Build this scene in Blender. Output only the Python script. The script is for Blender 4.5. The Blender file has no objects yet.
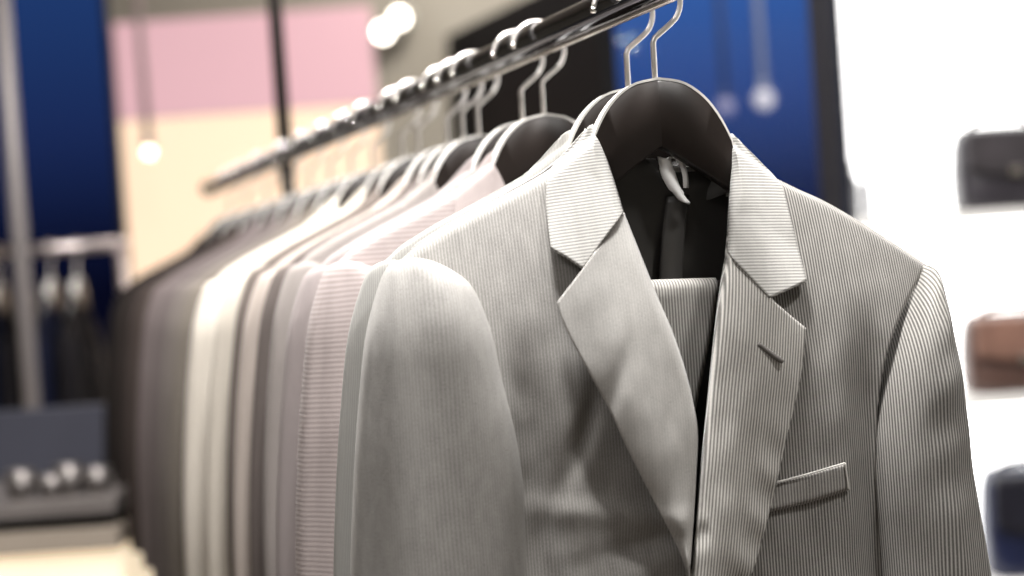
import bpy, bmesh, math, random
from mathutils import Vector, Matrix, noise

random.seed(7)
SC = bpy.context.scene
COL = SC.collection
PI = math.pi

# ------------------------------------------------------------------ camera
F = 1400.0
PITCH = math.radians(0.9)
ROLL = math.radians(4.0)
CAM = Vector((0, 0, 1.40))
fwd = Vector((0, math.cos(PITCH), -math.sin(PITCH)))
up0 = Vector((0, math.sin(PITCH), math.cos(PITCH)))
r0 = Vector((1, 0, 0))
c_up = up0 * math.cos(ROLL) + r0 * math.sin(ROLL)
c_rt = r0 * math.cos(ROLL) - up0 * math.sin(ROLL)
cam = bpy.data.cameras.new('camera')
camo = bpy.data.objects.new('camera', cam)
COL.objects.link(camo)
camo.matrix_world = Matrix(((c_rt.x, c_up.x, -fwd.x, CAM.x), (c_rt.y, c_up.y, -fwd.y, CAM.y),
                            (c_rt.z, c_up.z, -fwd.z, CAM.z), (0, 0, 0, 1)))
cam.sensor_width = 36
cam.lens = F * 36 / 1024
cam.dof.use_dof = True
cam.dof.focus_distance = 1.27
cam.dof.aperture_fstop = (F * 36 / 1024) / 26.0
cam.clip_start = 0.05
SC.camera = camo
SC.view_settings.view_transform = 'Standard'
SC.view_settings.look = 'None'
SC.view_settings.exposure = 0.0
SC.view_settings.gamma = 1.0
SC.view_settings.use_curve_mapping = False


def ray(px, py):
    return fwd + c_rt * ((px - 512) / F) + c_up * ((288 - py) / F)


def atd(px, py, d):            # world point at a depth along the view axis
    return CAM + ray(px, py) * d


def aty(px, py, Y):            # world point on the plane y = Y
    r = ray(px, py)
    return CAM + r * ((Y - CAM.y) / r.y)


# ------------------------------------------------------------------ helpers
def tag(o, label=None, cat=None, group=None, kind=None):
    if label: o['label'] = label
    if cat: o['category'] = cat
    if group: o['group'] = group
    if kind: o['kind'] = kind
    return o


def empty(name, loc, rz=0):
    o = bpy.data.objects.new(name, None)
    o.empty_display_size = 0.05
    COL.objects.link(o)
    o.location = loc
    o.rotation_euler = (0, 0, rz)
    return o


def link(name, me, mat, parent=None, smooth=True):
    o = bpy.data.objects.new(name, me)
    COL.objects.link(o)
    if mat:
        me.materials.append(mat)
        o.material_slots[0].link = 'OBJECT'
        o.material_slots[0].material = mat
    if parent: o.parent = parent
    if smooth:
        for p in me.polygons: p.use_smooth = True
    return o


def copy_tree(o, parent=None):
    c = o.copy()
    COL.objects.link(c)
    c.parent = parent
    for ch in list(o.children): copy_tree(ch, c)
    return c


def q(s):                       # quarter-round profile
    s = min(max(s, 0.0), 1.0)
    return math.sqrt(max(0.0, 1 - (1 - s) ** 2))


def ss(s):
    s = min(max(s, 0.0), 1.0)
    return s * s * (3 - 2 * s)


def gauss(a, s): return math.exp(-(a / s) ** 2)


def spline(pts, n):             # Catmull-Rom through pts, n+1 samples, even arc length
    P = [Vector(p) for p in pts]
    if len(P) == 2:
        return [P[0].lerp(P[1], i / n) for i in range(n + 1)]
    Q = [P[0] * 2 - P[1]] + P + [P[-1] * 2 - P[-2]]
    d = []
    for i in range(1, len(Q) - 2):
        for k in range(16):
            t = k / 16
            a, b, c, e = Q[i - 1], Q[i], Q[i + 1], Q[i + 2]
            d.append(0.5 * ((2 * b) + (c - a) * t + (2 * a - 5 * b + 4 * c - e) * t * t + (3 * b - a - 3 * c + e) * t ** 3))
    d.append(P[-1])
    L = [0]
    for i in range(1, len(d)): L.append(L[-1] + (d[i] - d[i - 1]).length)
    out, j = [], 0
    for i in range(n + 1):
        s = L[-1] * i / n
        while j < len(L) - 2 and L[j + 1] < s: j += 1
        t = (s - L[j]) / max(1e-9, L[j + 1] - L[j])
        out.append(d[j].lerp(d[j + 1], min(1, t)))
    return out


def polyl(pts, n):              # straight polyline, even arc length
    P = [Vector(p) for p in pts]
    L = [0]
    for i in range(1, len(P)): L.append(L[-1] + (P[i] - P[i - 1]).length)
    out, j = [], 0
    for i in range(n + 1):
        s = L[-1] * i / n
        while j < len(L) - 2 and L[j + 1] < s: j += 1
        t = (s - L[j]) / max(1e-9, L[j + 1] - L[j])
        out.append(P[j].lerp(P[j + 1], min(1, t)))
    return out


def coons(top, bot, left, right):
    """top,bot: nu+1 points; left,right: nv+1 points (top->bottom). grid[v][u]"""
    nu, nv = len(top) - 1, len(left) - 1
    g = []
    for j in range(nv + 1):
        v = j / nv
        row = []
        for i in range(nu + 1):
            u = i / nu
            p = (top[i] * (1 - v) + bot[i] * v + left[j] * (1 - u) + right[j] * u
                 - (top[0] * (1 - u) * (1 - v) + top[nu] * u * (1 - v) + bot[0] * (1 - u) * v + bot[nu] * u * v))
            row.append(p)
        g.append(row)
    return g


def grid_mesh(name, g, uv=None, close_u=False):
    """g[v][u] -> 3D points; uv[v][u] -> (u,v)"""
    nv, nu = len(g), len(g[0])
    me = bpy.data.meshes.new(name)
    vs = [tuple(p) for r in g for p in r]
    fs, idx = [], []
    for j in range(nv - 1):
        for i in range(nu - 1 + (1 if close_u else 0)):
            i2 = (i + 1) % nu
            fs.append((j * nu + i, j * nu + i2, (j + 1) * nu + i2, (j + 1) * nu + i))
            idx.append(((j, i), (j, i + 1), (j + 1, i + 1), (j + 1, i)))
    me.from_pydata(vs, [], fs)
    if uv:
        l = me.uv_layers.new(name='UVMap')
        k = 0
        for f in idx:
            for (a, b) in f:
                l.data[k].uv = uv[a][b]
                k += 1
    me.update()
    return me


def solid(o, t, off=1.0):
    m = o.modifiers.new('thickness', 'SOLIDIFY')
    m.thickness = t
    m.offset = off
    m.use_rim = True
    return o


def bm_obj(name, bm, mat, parent=None, smooth=True):
    me = bpy.data.meshes.new(name)
    bm.normal_update()
    bm.to_mesh(me)
    bm.free()
    return link(name, me, mat, parent, smooth)


def add_box(bm, a, b, bev=0.0, seg=2):
    a, b = Vector(a), Vector(b)
    c, s = (a + b) / 2, (b - a)
    t = bmesh.new()
    bmesh.ops.create_cube(t, size=1)
    for v in t.verts: v.co = Vector((v.co.x * abs(s.x), v.co.y * abs(s.y), v.co.z * abs(s.z))) + c
    if bev > 0:
        bmesh.ops.bevel(t, geom=t.edges[:], offset=bev, segments=seg, affect='EDGES', profile=0.5)
    me = bpy.data.meshes.new('t')
    t.to_mesh(me); t.free()
    bm.from_mesh(me)
    bpy.data.meshes.remove(me)


def box(name, a, b, mat, parent=None, bev=0.0, smooth=False):
    bm = bmesh.new()
    add_box(bm, a, b, bev)
    o = bm_obj(name, bm, mat, parent, smooth)
    return o


def add_tube(bm, pts, r, seg=12, cap=True, rad=None, flat=1.0):
    P = [Vector(p) for p in pts]
    rings = []
    t0 = (P[1] - P[0]).normalized()
    n = t0.orthogonal().normalized()
    for i, p in enumerate(P):
        t = (P[min(i + 1, len(P) - 1)] - P[max(i - 1, 0)]).normalized()
        n = (n - t * n.dot(t)).normalized()
        b = t.cross(n)
        rr = rad[i] if rad else r
        rings.append([bm.verts.new(p + (n * math.cos(2 * PI * k / seg) + b * math.sin(2 * PI * k / seg)) * rr) for k in range(seg)])
    for a, b in zip(rings, rings[1:]):
        for k in range(seg):
            bm.faces.new((a[k], a[(k + 1) % seg], b[(k + 1) % seg], b[k]))
    if cap:
        bm.faces.new(rings[0][::-1]); bm.faces.new(rings[-1])


def tube(name, pts, r, mat, parent=None, seg=12, rad=None):
    bm = bmesh.new()
    add_tube(bm, pts, r, seg, rad=rad)
    bmesh.ops.recalc_face_normals(bm, faces=bm.faces[:])
    return bm_obj(name, bm, mat, parent)


def lathe(name, prof, mat, parent=None, seg=24, loc=(0, 0, 0)):
    g = [[(loc[0] + r * math.cos(2 * PI * k / seg), loc[1] + r * math.sin(2 * PI * k / seg), loc[2] + z) for k in range(seg)] for r, z in prof]
    me = grid_mesh(name, g, None, True)
    o = link(name, me, mat, parent)
    return o


# ------------------------------------------------------------------ materials
def mat(name, base, rough=0.6, metal=0.0, emis=None, es=0.0, spec=0.5, sheen=0.0, coat=0.0):
    m = bpy.data.materials.new(name)
    m.use_nodes = True
    b = m.node_tree.nodes['Principled BSDF']
    b.inputs['Base Color'].default_value = (*base, 1)
    b.inputs['Roughness'].default_value = rough
    b.inputs['Metallic'].default_value = metal
    b.inputs['Specular IOR Level'].default_value = spec
    b.inputs['Sheen Weight'].default_value = sheen
    b.inputs['Coat Weight'].default_value = coat
    if emis:
        b.inputs['Emission Color'].default_value = (*emis, 1)
        b.inputs['Emission Strength'].default_value = es
    return m


def noisy(m, scale=6, amt=0.25, bump=0.0, detail=4):
    """object-space noise variation of the base colour and a light bump"""
    nt = m.node_tree; N = nt.nodes; b = N['Principled BSDF']
    tc = N.new('ShaderNodeTexCoord'); nz = N.new('ShaderNodeTexNoise')
    nz.inputs['Scale'].default_value = scale; nz.inputs['Detail'].default_value = detail
    nt.links.new(tc.outputs['Object'], nz.inputs['Vector'])
    c = b.inputs['Base Color'].default_value[:]
    mx = N.new('ShaderNodeMix'); mx.data_type = 'RGBA'
    mx.inputs[6].default_value = tuple(x * (1 - amt) for x in c[:3]) + (1,)
    mx.inputs[7].default_value = tuple(min(1, x * (1 + amt)) for x in c[:3]) + (1,)
    nt.links.new(nz.outputs['Fac'], mx.inputs[0])
    nt.links.new(mx.outputs[2], b.inputs['Base Color'])
    if bump:
        bp = N.new('ShaderNodeBump'); bp.inputs['Strength'].default_value = bump; bp.inputs['Distance'].default_value = 0.002
        nt.links.new(nz.outputs['Fac'], bp.inputs['Height']); nt.links.new(bp.outputs['Normal'], b.inputs['Normal'])
    return m


def cloth(name, dark, light, axis='X', period=0.0028, contrast=1.0, fine=0.35, sheen=0.10):
    """woven suiting: thin pale stripes on a darker ground along one UV axis, plus thread noise"""
    m = bpy.data.materials.new(name)
    m.use_nodes = True
    nt = m.node_tree; N = nt.nodes; L = nt.links
    b = N['Principled BSDF']
    uv = N.new('ShaderNodeUVMap'); uv.uv_map = 'UVMap'
    sp = N.new('ShaderNodeSeparateXYZ'); L.new(uv.outputs['UV'], sp.inputs[0])

    def M(op, a, c=None, d=None):
        n = N.new('ShaderNodeMath'); n.operation = op
        for i, x in enumerate((a, c, d)):
            if x is None: continue
            if isinstance(x, (int, float)): n.inputs[i].default_value = x
            else: L.new(x, n.inputs[i])
        return n.outputs[0]
    wob = N.new('ShaderNodeTexNoise'); wob.inputs['Scale'].default_value = 30; L.new(uv.outputs['UV'], wob.inputs['Vector'])
    u = M('MULTIPLY_ADD', wob.outputs['Fac'], 0.0006, sp.outputs[axis])
    s = M('SINE', M('MULTIPLY', u, 2 * PI / period))
    s = M('MULTIPLY_ADD', s, 0.5, 0.5)
    s = M('POWER', s, 1.4)
    # thread noise, stretched along the stripe
    mp = N.new('ShaderNodeMapping')
    mp.inputs['Scale'].default_value = (1300, 500, 1) if axis == 'X' else (500, 1300, 1)
    L.new(uv.outputs['UV'], mp.inputs['Vector'])
    th = N.new('ShaderNodeTexNoise'); th.inputs['Scale'].default_value = 1.0; th.inputs['Detail'].default_value = 2
    L.new(mp.outputs[0], th.inputs['Vector'])
    slub = N.new('ShaderNodeMapping'); slub.inputs['Scale'].default_value = (120, 45, 1)
    L.new(uv.outputs['UV'], slub.inputs['Vector'])
    sl = N.new('ShaderNodeTexNoise'); sl.inputs['Scale'].default_value = 1.0; sl.inputs['Detail'].default_value = 3
    L.new(slub.outputs[0], sl.inputs['Vector'])
    f = M('MULTIPLY_ADD', M('SUBTRACT', s, 0.42), contrast, 0.42)
    f = M('MULTIPLY_ADD', M('SUBTRACT', th.outputs['Fac'], 0.5), fine * 1.6, f)
    f = M('MULTIPLY_ADD', M('SUBTRACT', sl.outputs['Fac'], 0.5), fine * 0.9, f)
    mx = N.new('ShaderNodeMix'); mx.data_type = 'RGBA'; mx.clamp_factor = True
    mx.inputs[6].default_value = (*dark, 1); mx.inputs[7].default_value = (*light, 1)
    L.new(f, mx.inputs[0]); L.new(mx.outputs[2], b.inputs['Base Color'])
    b.inputs['Roughness'].default_value = 0.85
    b.inputs['Specular IOR Level'].default_value = 0.2
    b.inputs['Sheen Weight'].default_value = sheen
    b.inputs['Sheen Roughness'].default_value = 0.5
    bp = N.new('ShaderNodeBump'); bp.inputs['Strength'].default_value = 0.25; bp.inputs['Distance'].default_value = 0.0006
    L.new(f, bp.inputs['Height']); L.new(bp.outputs['Normal'], b.inputs['Normal'])
    return m


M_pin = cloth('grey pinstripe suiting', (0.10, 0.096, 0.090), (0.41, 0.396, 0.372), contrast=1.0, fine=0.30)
M_pinlit = cloth('grey pinstripe lit lapel cloth', (0.21, 0.203, 0.19), (0.76, 0.74, 0.70), contrast=1.0, fine=0.25)  # paler copy of the suiting, light on the lapel put into its colour
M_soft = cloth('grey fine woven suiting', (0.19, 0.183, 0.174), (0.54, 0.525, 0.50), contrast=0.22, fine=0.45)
M_softlit = cloth('grey fine woven lit lapel cloth', (0.27, 0.262, 0.25), (0.66, 0.645, 0.615), contrast=0.15, fine=0.40)  # left lapel's brightness under the lamps, also put into the cloth colour
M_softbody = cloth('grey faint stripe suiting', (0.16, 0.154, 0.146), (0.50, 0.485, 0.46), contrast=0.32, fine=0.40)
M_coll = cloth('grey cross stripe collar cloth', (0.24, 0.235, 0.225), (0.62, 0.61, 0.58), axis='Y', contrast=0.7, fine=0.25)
M_lining = mat('charcoal satin lining', (0.034, 0.032, 0.030), 0.42, spec=0.6)
M_wood = noisy(mat('dark stained hanger wood', (0.017, 0.012, 0.010), 0.42, spec=0.35, coat=0.05), 12, 0.2)
M_rimlight = mat('pale rim highlight', (0.85, 0.83, 0.79), 0.3)  # pale colour stands for the highlight on the hanger's top edge
M_hook = mat('satin nickel wire', (0.90, 0.86, 0.82), 0.30, 0.85)
M_chrome = mat('polished steel wire', (0.80, 0.77, 0.73), 0.16, 1.0)
M_rail = mat('black chrome rail', (0.045, 0.05, 0.065), 0.10, 1.0, coat=0.6)
M_steelrod = mat('satin dark steel rod', (0.30, 0.29, 0.28), 0.28, 1.0)
M_railbar = mat('dark powder coated steel', (0.03, 0.026, 0.024), 0.35, 0.6)
M_white = mat('white satin ribbon', (0.95, 0.95, 0.94), 0.35, spec=0.6)
M_button = mat('dark horn button', (0.05, 0.045, 0.04), 0.3)


def tone(name, c, rib=False, contrast=0.35):
    sh_ = min(0.1, 0.25 * c[0])
    d = tuple(x * 0.72 for x in c); l = tuple(min(1, x * 1.25) for x in c)
    return cloth(name, d, l, axis='Y' if rib else 'X', period=0.0052 if rib else 0.0028, contrast=contrast, fine=0.3, sheen=sh_)


# ------------------------------------------------------------------ the front jacket's frame
D0 = 1.28
O1 = atd(655, 80, D0)                         # hanger peak of the front jacket
A1 = math.radians(11)
jx = Vector((math.cos(A1), math.sin(A1), 0)); jy = Vector((-math.sin(A1), math.cos(A1), 0))


def loc_pt(p, yl):
    """picture point -> jacket-local (x, y, z) on the local plane y = yl"""
    r = ray(p[0], p[1])
    n = jy
    t = (yl + (O1 - CAM).dot(n)) / r.dot(n)
    w = CAM + r * t - O1
    return Vector((w.dot(jx), yl, w.z))


def loc_s(p, yf):
    yl = -0.04
    for _ in range(4):
        a = loc_pt(p, yl)
        yl = yf(a.x, a.z)
    return loc_pt(p, yl)


SHR = [loc_pt(p, -0.004) for p in ((735, 150), (770, 176), (800, 190), (830, 204), (880, 234), (927, 265))]
SHL = [loc_pt(p, -0.004) for p in ((592, 135), (545, 172), (500, 197), (455, 221), (420, 243), (398, 262))]


def interp(tab, x, kx=lambda a: a.x, kz=lambda a: a.z):
    T = sorted(tab, key=kx)
    if x <= kx(T[0]): return kz(T[0]) + (x - kx(T[0])) * (kz(T[1]) - kz(T[0])) / (kx(T[1]) - kx(T[0]))
    for a, b in zip(T, T[1:]):
        if x <= kx(b): return kz(a) + (x - kx(a)) * (kz(b) - kz(a)) / (kx(b) - kx(a))
    a, b = T[-2], T[-1]
    return kz(b) + (x - kx(b)) * (kz(b) - kz(a)) / (kx(b) - kx(a))


def zs(x): return interp(SHR if x > 0 else SHL, x)


WR = [(-0.14, 0.262), (-0.20, 0.250), (-0.26, 0.235), (-0.32, 0.222), (-0.45, 0.215), (-0.75, 0.240)]


def W(z, x):
    s = 0.0 if x > 0 else 0.012
    for a, b in zip(WR, WR[1:]):
        if z >= b[0]:
            t = min(1, max(0, (z - a[0]) / (b[0] - a[0])))
            return a[1] + (b[1] - a[1]) * t + s
    return WR[-1][1] + s


def T(x, z):
    d = zs(x) - z
    t = 0.014 * q(d / 0.010) + 0.043 * (1 - (1 - min(1, max(0, d) / 0.20)) ** 2)
    t *= 0.25 + 0.75 * q((W(z, x) - abs(x)) / 0.055)
    return max(t, 0.0)


def folds(x, z):
    """drape of the two fronts, in metres towards the viewer"""
    f = 0.0
    if x > 0:
        f += -0.017 * gauss(x - 0.168, 0.020) * ss((-z - 0.20) / 0.12)          # hollow before the sleeve
        f += 0.004 * gauss(x - 0.125, 0.02) * ss((-z - 0.22) / 0.1)
        f += 0.003 * math.sin((x * 0.8 + z * 0.35) * 60) * ss((-z - 0.40) / 0.1)
    else:
        f += 0.006 * gauss(x + 0.115, 0.018) * ss((-z - 0.20) / 0.1)
        f += -0.009 * gauss(x + 0.150, 0.016) * ss((-z - 0.20) / 0.08)
        # pucker near the button
        f += 0.005 * gauss((z + 0.385) + 0.15 * (x + 0.06), 0.012) * gauss(x + 0.075, 0.06)
        f += -0.005 * gauss((z + 0.412) - 0.15 * (x + 0.06), 0.009) * gauss(x + 0.060, 0.045)
        f += 0.005 * gauss((z + 0.440) - 0.35 * (x + 0.07), 0.012) * gauss(x + 0.070, 0.05)
        f += -0.006 * gauss((x + 0.112) - 0.5 * (z + 0.33), 0.010) * gauss(z + 0.31, 0.05)
    f += 0.0022 * noise.noise(Vector((x * 22, z * 7, 3.1)))
    f += 0.0010 * noise.noise(Vector((x * 60, z * 30, 7.7)))
    return f * ss((zs(x) - z) / 0.05)


def yfront(x, z): return -(T(x, z) + folds(x, z))


jacket = empty('suit_jacket', O1, A1)
UVM = lambda a: (a.x, a.z)


def patch(name, topc, botc, leftc, rightc, yf, material, parent, thick=0.0025, uvf=None, nu=40, nv=60, lines=(0, 0, 0, 0)):
    f = lambda c, n, k: (polyl if lines[k] else spline)([(p[0], p[1]) for p in c], n)
    t, b, l, r = f(topc, nu, 0), f(botc, nu, 1), f(leftc, nv, 2), f(rightc, nv, 3)
    g2 = coons(t, b, l, r)
    g3, uv = [], []
    for j, row in enumerate(g2):
        rr, ru = [], []
        for i, p in enumerate(row):
            u, v = i / nu, j / nv
            a = loc_s(p, lambda x, z: yf(x, z, u, v))
            rr.append(a)
            ru.append(uvf(a, u, v) if uvf else (a.x, a.z))
        g3.append(rr); uv.append(ru)
    me = grid_mesh(name, g3, uv)
    o = link(name, me, material, parent)
    if thick: solid(o, thick, 1.0)
    return o


def warp(c, s):                 # cluster samples towards the start of a boundary curve
    return c


# fronts ---------------------------------------------------------------
ZB = 880
patch('front_panel', [(742, 168), (770, 176), (800, 190), (830, 204), (880, 234), (927, 265)],
      [(684, ZB), (740, ZB + 4), (800, ZB), (880, ZB - 6), (930, ZB - 14)],
      [(742, 168), (732, 210), (726, 260), (722, 350), (712, 450), (700, 540), (690, 620), (684, 740), (684, ZB)],
      [(927, 265), (908, 300), (890, 345), (880, 390), (876, 440), (878, 520), (890, 620), (912, 740), (930, ZB - 14)],
      lambda x, z, u, v: yfront(x, z), M_pin, jacket, nu=60, nv=150)
patch('front_panel', [(398, 262), (420, 243), (455, 221), (500, 197), (545, 172), (580, 146)],
      [(420, ZB - 30), (500, ZB - 18), (600, ZB), (660, ZB + 4), (702, ZB)],
      [(398, 262), (440, 290), (470, 330), (492, 380), (505, 440), (508, 500), (505, 600), (470, 740), (420, ZB - 30)],
      [(580, 146), (610, 200), (640, 270), (664, 350), (684, 430), (690, 500), (694, 565), (700, 640), (704, 740), (702, ZB)],
      lambda x, z, u, v: yfront(x, z) + 0.004, M_softbody, jacket, nu=70, nv=150)


# back (outer cloth and lining) ------------------------------------------
def back_grid(yo, inset, wob, z0):
    g, uv = [], []
    nu, nv = 48, 40
    for j in range(nv + 1):
        v = j / nv
        row, ru = [], []
        for i in range(nu + 1):
            s = -1 + 2 * i / nu
            Wd = 0.235 - inset
            x = s * Wd
            zt = zs(x) if abs(x) > 0.085 else min(zs(0.085 if x > 0 else -0.085), z0 + 0.055 * (abs(x) / 0.085) ** 2)
            zt -= inset * 0.5
            z = zt * (1 - v) + (-0.72) * v
            x2 = s * (Wd * (1 - v) + (W(-0.6, s) - inset) * v) if v > 0 else x
            y = yo * (0.55 + 0.45 * q((zt - z) / 0.10)) * (0.3 + 0.7 * q((1.02 - abs(s)) / 0.25))
            y += wob * (math.sin(x * 95 + 1.0) * 0.5 + noise.noise(Vector((x * 25, z * 5, 1.0)))) * ss((zt - z) / 0.05)
            row.append(Vector((x2, y, z))); ru.append((x2, z))
        g.append(row); uv.append(ru)
    return g, uv


g, uv = back_grid(0.034, 0.0, 0.001, -0.072)
bp_ = link('back_panel', grid_mesh('back_panel', g, uv), M_soft, jacket); solid(bp_, 0.002, 0)
g, uv = back_grid(0.027, 0.010, 0.003, -0.066)
ln = link('lining', grid_mesh('lining', g, uv), M_lining, jacket); solid(ln, 0.0015, 0)
tag(ln, 'charcoal satin lining')
# centre-back seam tape of the lining, hanging loose
rib = [loc_pt(p, 0.019) for p in ((678, 196), (673, 240), (670, 290), (668, 340))]
g = []
for k, p in enumerate(spline([tuple(r) for r in rib], 20)):
    g.append([p + Vector((-0.011 + 0.022 * i / 8, -0.004 * math.sin(PI * i / 8), 0)) for i in range(9)])
pl = link('lining_pleat', grid_mesh('lining_pleat', g), mat('grey satin pleat', (0.06, 0.057, 0.054), 0.4), jacket); solid(pl, 0.0012, 0)


# lapels -----------------------------------------------------------------
def lap_y(side):
    def f(x, z, u, v):
        base = yfront(x, z)
        if side > 0:     # picture right: u=0 roll edge, u=1 outer edge
            s = u
            lift = 0.0065 + 0.010 * math.sin(PI * min(1, s * 0.95 + 0.05)) * (1 - 0.3 * v)
            lift += 0.0020 * gauss(s - 0.95, 0.22) * math.sin(v * 44) * ss((v - 0.2) / 0.3)
        else:
            s = 1 - u
            lift = 0.006 + 0.010 * math.sin(PI * min(1, s * 0.9 + 0.05)) + 0.017 * ss(s) * gauss(v - 0.42, 0.38)
            lift += 0.0012 * noise.noise(Vector((x * 30, z * 18, 2)))
        roll = 0.020 * (1 - q(s / 0.10)) * (1 - 0.55 * v)
        return base - lift + roll
    return f


lr_in = [(726, 250), (719, 290), (712, 350), (706, 410), (700, 470), (695, 530), (691, 572), (688, 600)]
lr_out = [(806, 328), (803, 360), (797, 395), (786, 440), (775, 490), (762, 540), (748, 580), (716, 610), (688, 618)]
UR = math.radians(9)
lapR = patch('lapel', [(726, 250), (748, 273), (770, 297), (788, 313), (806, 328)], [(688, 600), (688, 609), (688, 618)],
             lr_in, lr_out, lap_y(1), M_pinlit, jacket, 0.003,
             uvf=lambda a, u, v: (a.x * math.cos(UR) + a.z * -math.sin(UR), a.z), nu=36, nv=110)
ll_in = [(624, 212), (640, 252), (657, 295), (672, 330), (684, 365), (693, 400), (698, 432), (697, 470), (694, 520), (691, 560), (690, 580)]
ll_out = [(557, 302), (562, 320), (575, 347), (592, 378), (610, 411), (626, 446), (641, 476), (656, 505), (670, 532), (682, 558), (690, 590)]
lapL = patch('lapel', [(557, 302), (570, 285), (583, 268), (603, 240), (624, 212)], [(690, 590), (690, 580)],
             ll_out, ll_in, lap_y(-1), M_softlit, jacket, 0.003, nu=36, nv=110)


# collar -------------------------------------------------------------------
def col_y(side):
    def f(x, z, u, v):
        s = u if side > 0 else 1 - u         # 0 = inner roll edge
        base = -T(x, z) * (0.35 + 0.65 * v)
        lift = 0.0095 + 0.008 * math.sin(PI * min(1, s * 0.9 + 0.08))
        roll = 0.016 * (1 - q(s / 0.12))
        back = 0.010 * (1 - v) ** 2
        y = base - lift + roll + back
        k = ss((s - 0.08) / 0.15)
        return y * (1 - k) + min(y, yfront(x, z) - 0.0048) * k
    return f


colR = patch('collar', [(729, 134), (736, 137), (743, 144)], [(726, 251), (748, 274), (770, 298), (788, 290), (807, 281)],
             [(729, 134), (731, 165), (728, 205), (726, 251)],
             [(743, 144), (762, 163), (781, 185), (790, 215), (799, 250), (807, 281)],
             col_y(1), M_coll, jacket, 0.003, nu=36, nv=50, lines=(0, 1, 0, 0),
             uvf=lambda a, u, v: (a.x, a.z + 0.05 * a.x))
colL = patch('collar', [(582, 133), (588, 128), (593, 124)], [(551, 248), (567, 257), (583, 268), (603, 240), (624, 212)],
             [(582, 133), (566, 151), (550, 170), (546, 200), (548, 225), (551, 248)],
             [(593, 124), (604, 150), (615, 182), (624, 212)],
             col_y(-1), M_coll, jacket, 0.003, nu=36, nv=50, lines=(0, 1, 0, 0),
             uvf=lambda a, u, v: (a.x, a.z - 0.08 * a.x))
# back of the collar: leaf and stand round the back of the neck
zl, zr = loc_pt((588, 128), -0.004), loc_pt((736, 137), -0.004)
g, uv = [], []
for k in range(33):
    s = k / 32
    x = zl.x * (1 - s) + zr.x * s
    yb = 0.050 * math.sin(PI * s) ** 0.7
    zt = zl.z * (1 - s) + zr.z * s - 0.022 * math.sin(PI * s)
    cx = (zl.x + zr.x) / 2
    pr = []
    for (dy, dz) in ((-0.006, -0.045), (-0.004, -0.02), (-0.002, -0.005), (0.002, 0.0), (0.006, -0.004), (0.010, -0.02), (0.014, -0.05)):
        w = 1 + dy * 6 * (1 if True else 0)
        pr.append(Vector((cx + (x - cx) * w, yb + dy * (0.4 + 0.6 * math.sin(PI * s)), zt + dz)))
    g.append(pr); uv.append([(s * 0.2, a.z) for a in pr])
cb = link('collar_back', grid_mesh('collar_back', [r_[3:] for r_ in g], [r_[3:] for r_ in uv]), M_coll, jacket); solid(cb, 0.002, 0)
cs = link('collar_stand', grid_mesh('collar_stand', [[p + Vector((0, -0.003, -0.003)) for p in r_[:4]] for r_ in g]), M_lining, jacket); solid(cs, 0.002, 0)

# ribbon loop inside the neck
rg = []
for k, p in enumerate(spline([(664, 158), (667, 170), (672, 184), (680, 196), (686, 203)], 20)):
    w = [6.5, 7.5, 7.0, 5.5, 3.0][min(4, k // 5)]
    rg.append([loc_pt((p.x - w + 2 * w * i / 6, p.y + 1.5 * (i - 3) / 3), 0.004 - 0.003 * math.sin(PI * i / 6)) for i in range(7)])
rb = link('hanging_loop', grid_mesh('hanging_loop', rg), M_white, jacket); solid(rb, 0.0012, 0)
tag(rb, 'white satin ribbon loop')
rg = []
for k, p in enumerate(spline([(666, 160), (674, 157), (681, 163), (685, 175), (686, 188)], 20)):
    rg.append([loc_pt((p.x - 2.6 + 5.2 * i / 4, p.y), 0.008 - 0.001 * math.sin(PI * i / 4)) for i in range(5)])
rb2 = link('ribbon_end', grid_mesh('ribbon_end', rg), M_white, rb); solid(rb2, 0.001, 0)

# pocket welt --------------------------------------------------------------
M_welt = cloth('grey pinstripe welt', (0.15, 0.143, 0.135), (0.46, 0.445, 0.42), contrast=0.9, fine=0.3)
wl = patch('chest_pocket', [(770, 484), (808, 474), (845, 463)], [(766, 513), (808, 503), (849, 490)],
           [(770, 484), (768, 498), (766, 513)], [(845, 463), (847, 476), (849, 490)],
           lambda x, z, u, v: yfront(x, z) - 0.0022 - 0.0018 * q(min(v, 1 - v) / 0.15), M_welt, jacket, 0.0022, nu=24, nv=10)
# stitched edges of the welt
for c in ([(770, 484), (808, 474), (845, 463)], [(845, 463), (847, 476), (849, 490)]):
    ps = [loc_s((p.x, p.y), lambda x, z: yfront(x, z) - 0.0052) for p in spline(c, 14)]
    tube('edge_stitch', ps, 0.0009, M_pinlit, wl, 6)
# buttonhole on the lapel
bh = [loc_s((p.x, p.y), lambda x, z: yfront(x, z) - 0.0150) for p in spline([(757, 343), (770, 353), (783, 362)], 14)]
bho = tube('buttonhole', bh, 0.0020, mat('grey buttonhole thread', (0.17, 0.16, 0.15), 0.8), lapR, 8,
           rad=[0.0014] + [0.0024] * 13 + [0.0014])


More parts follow.
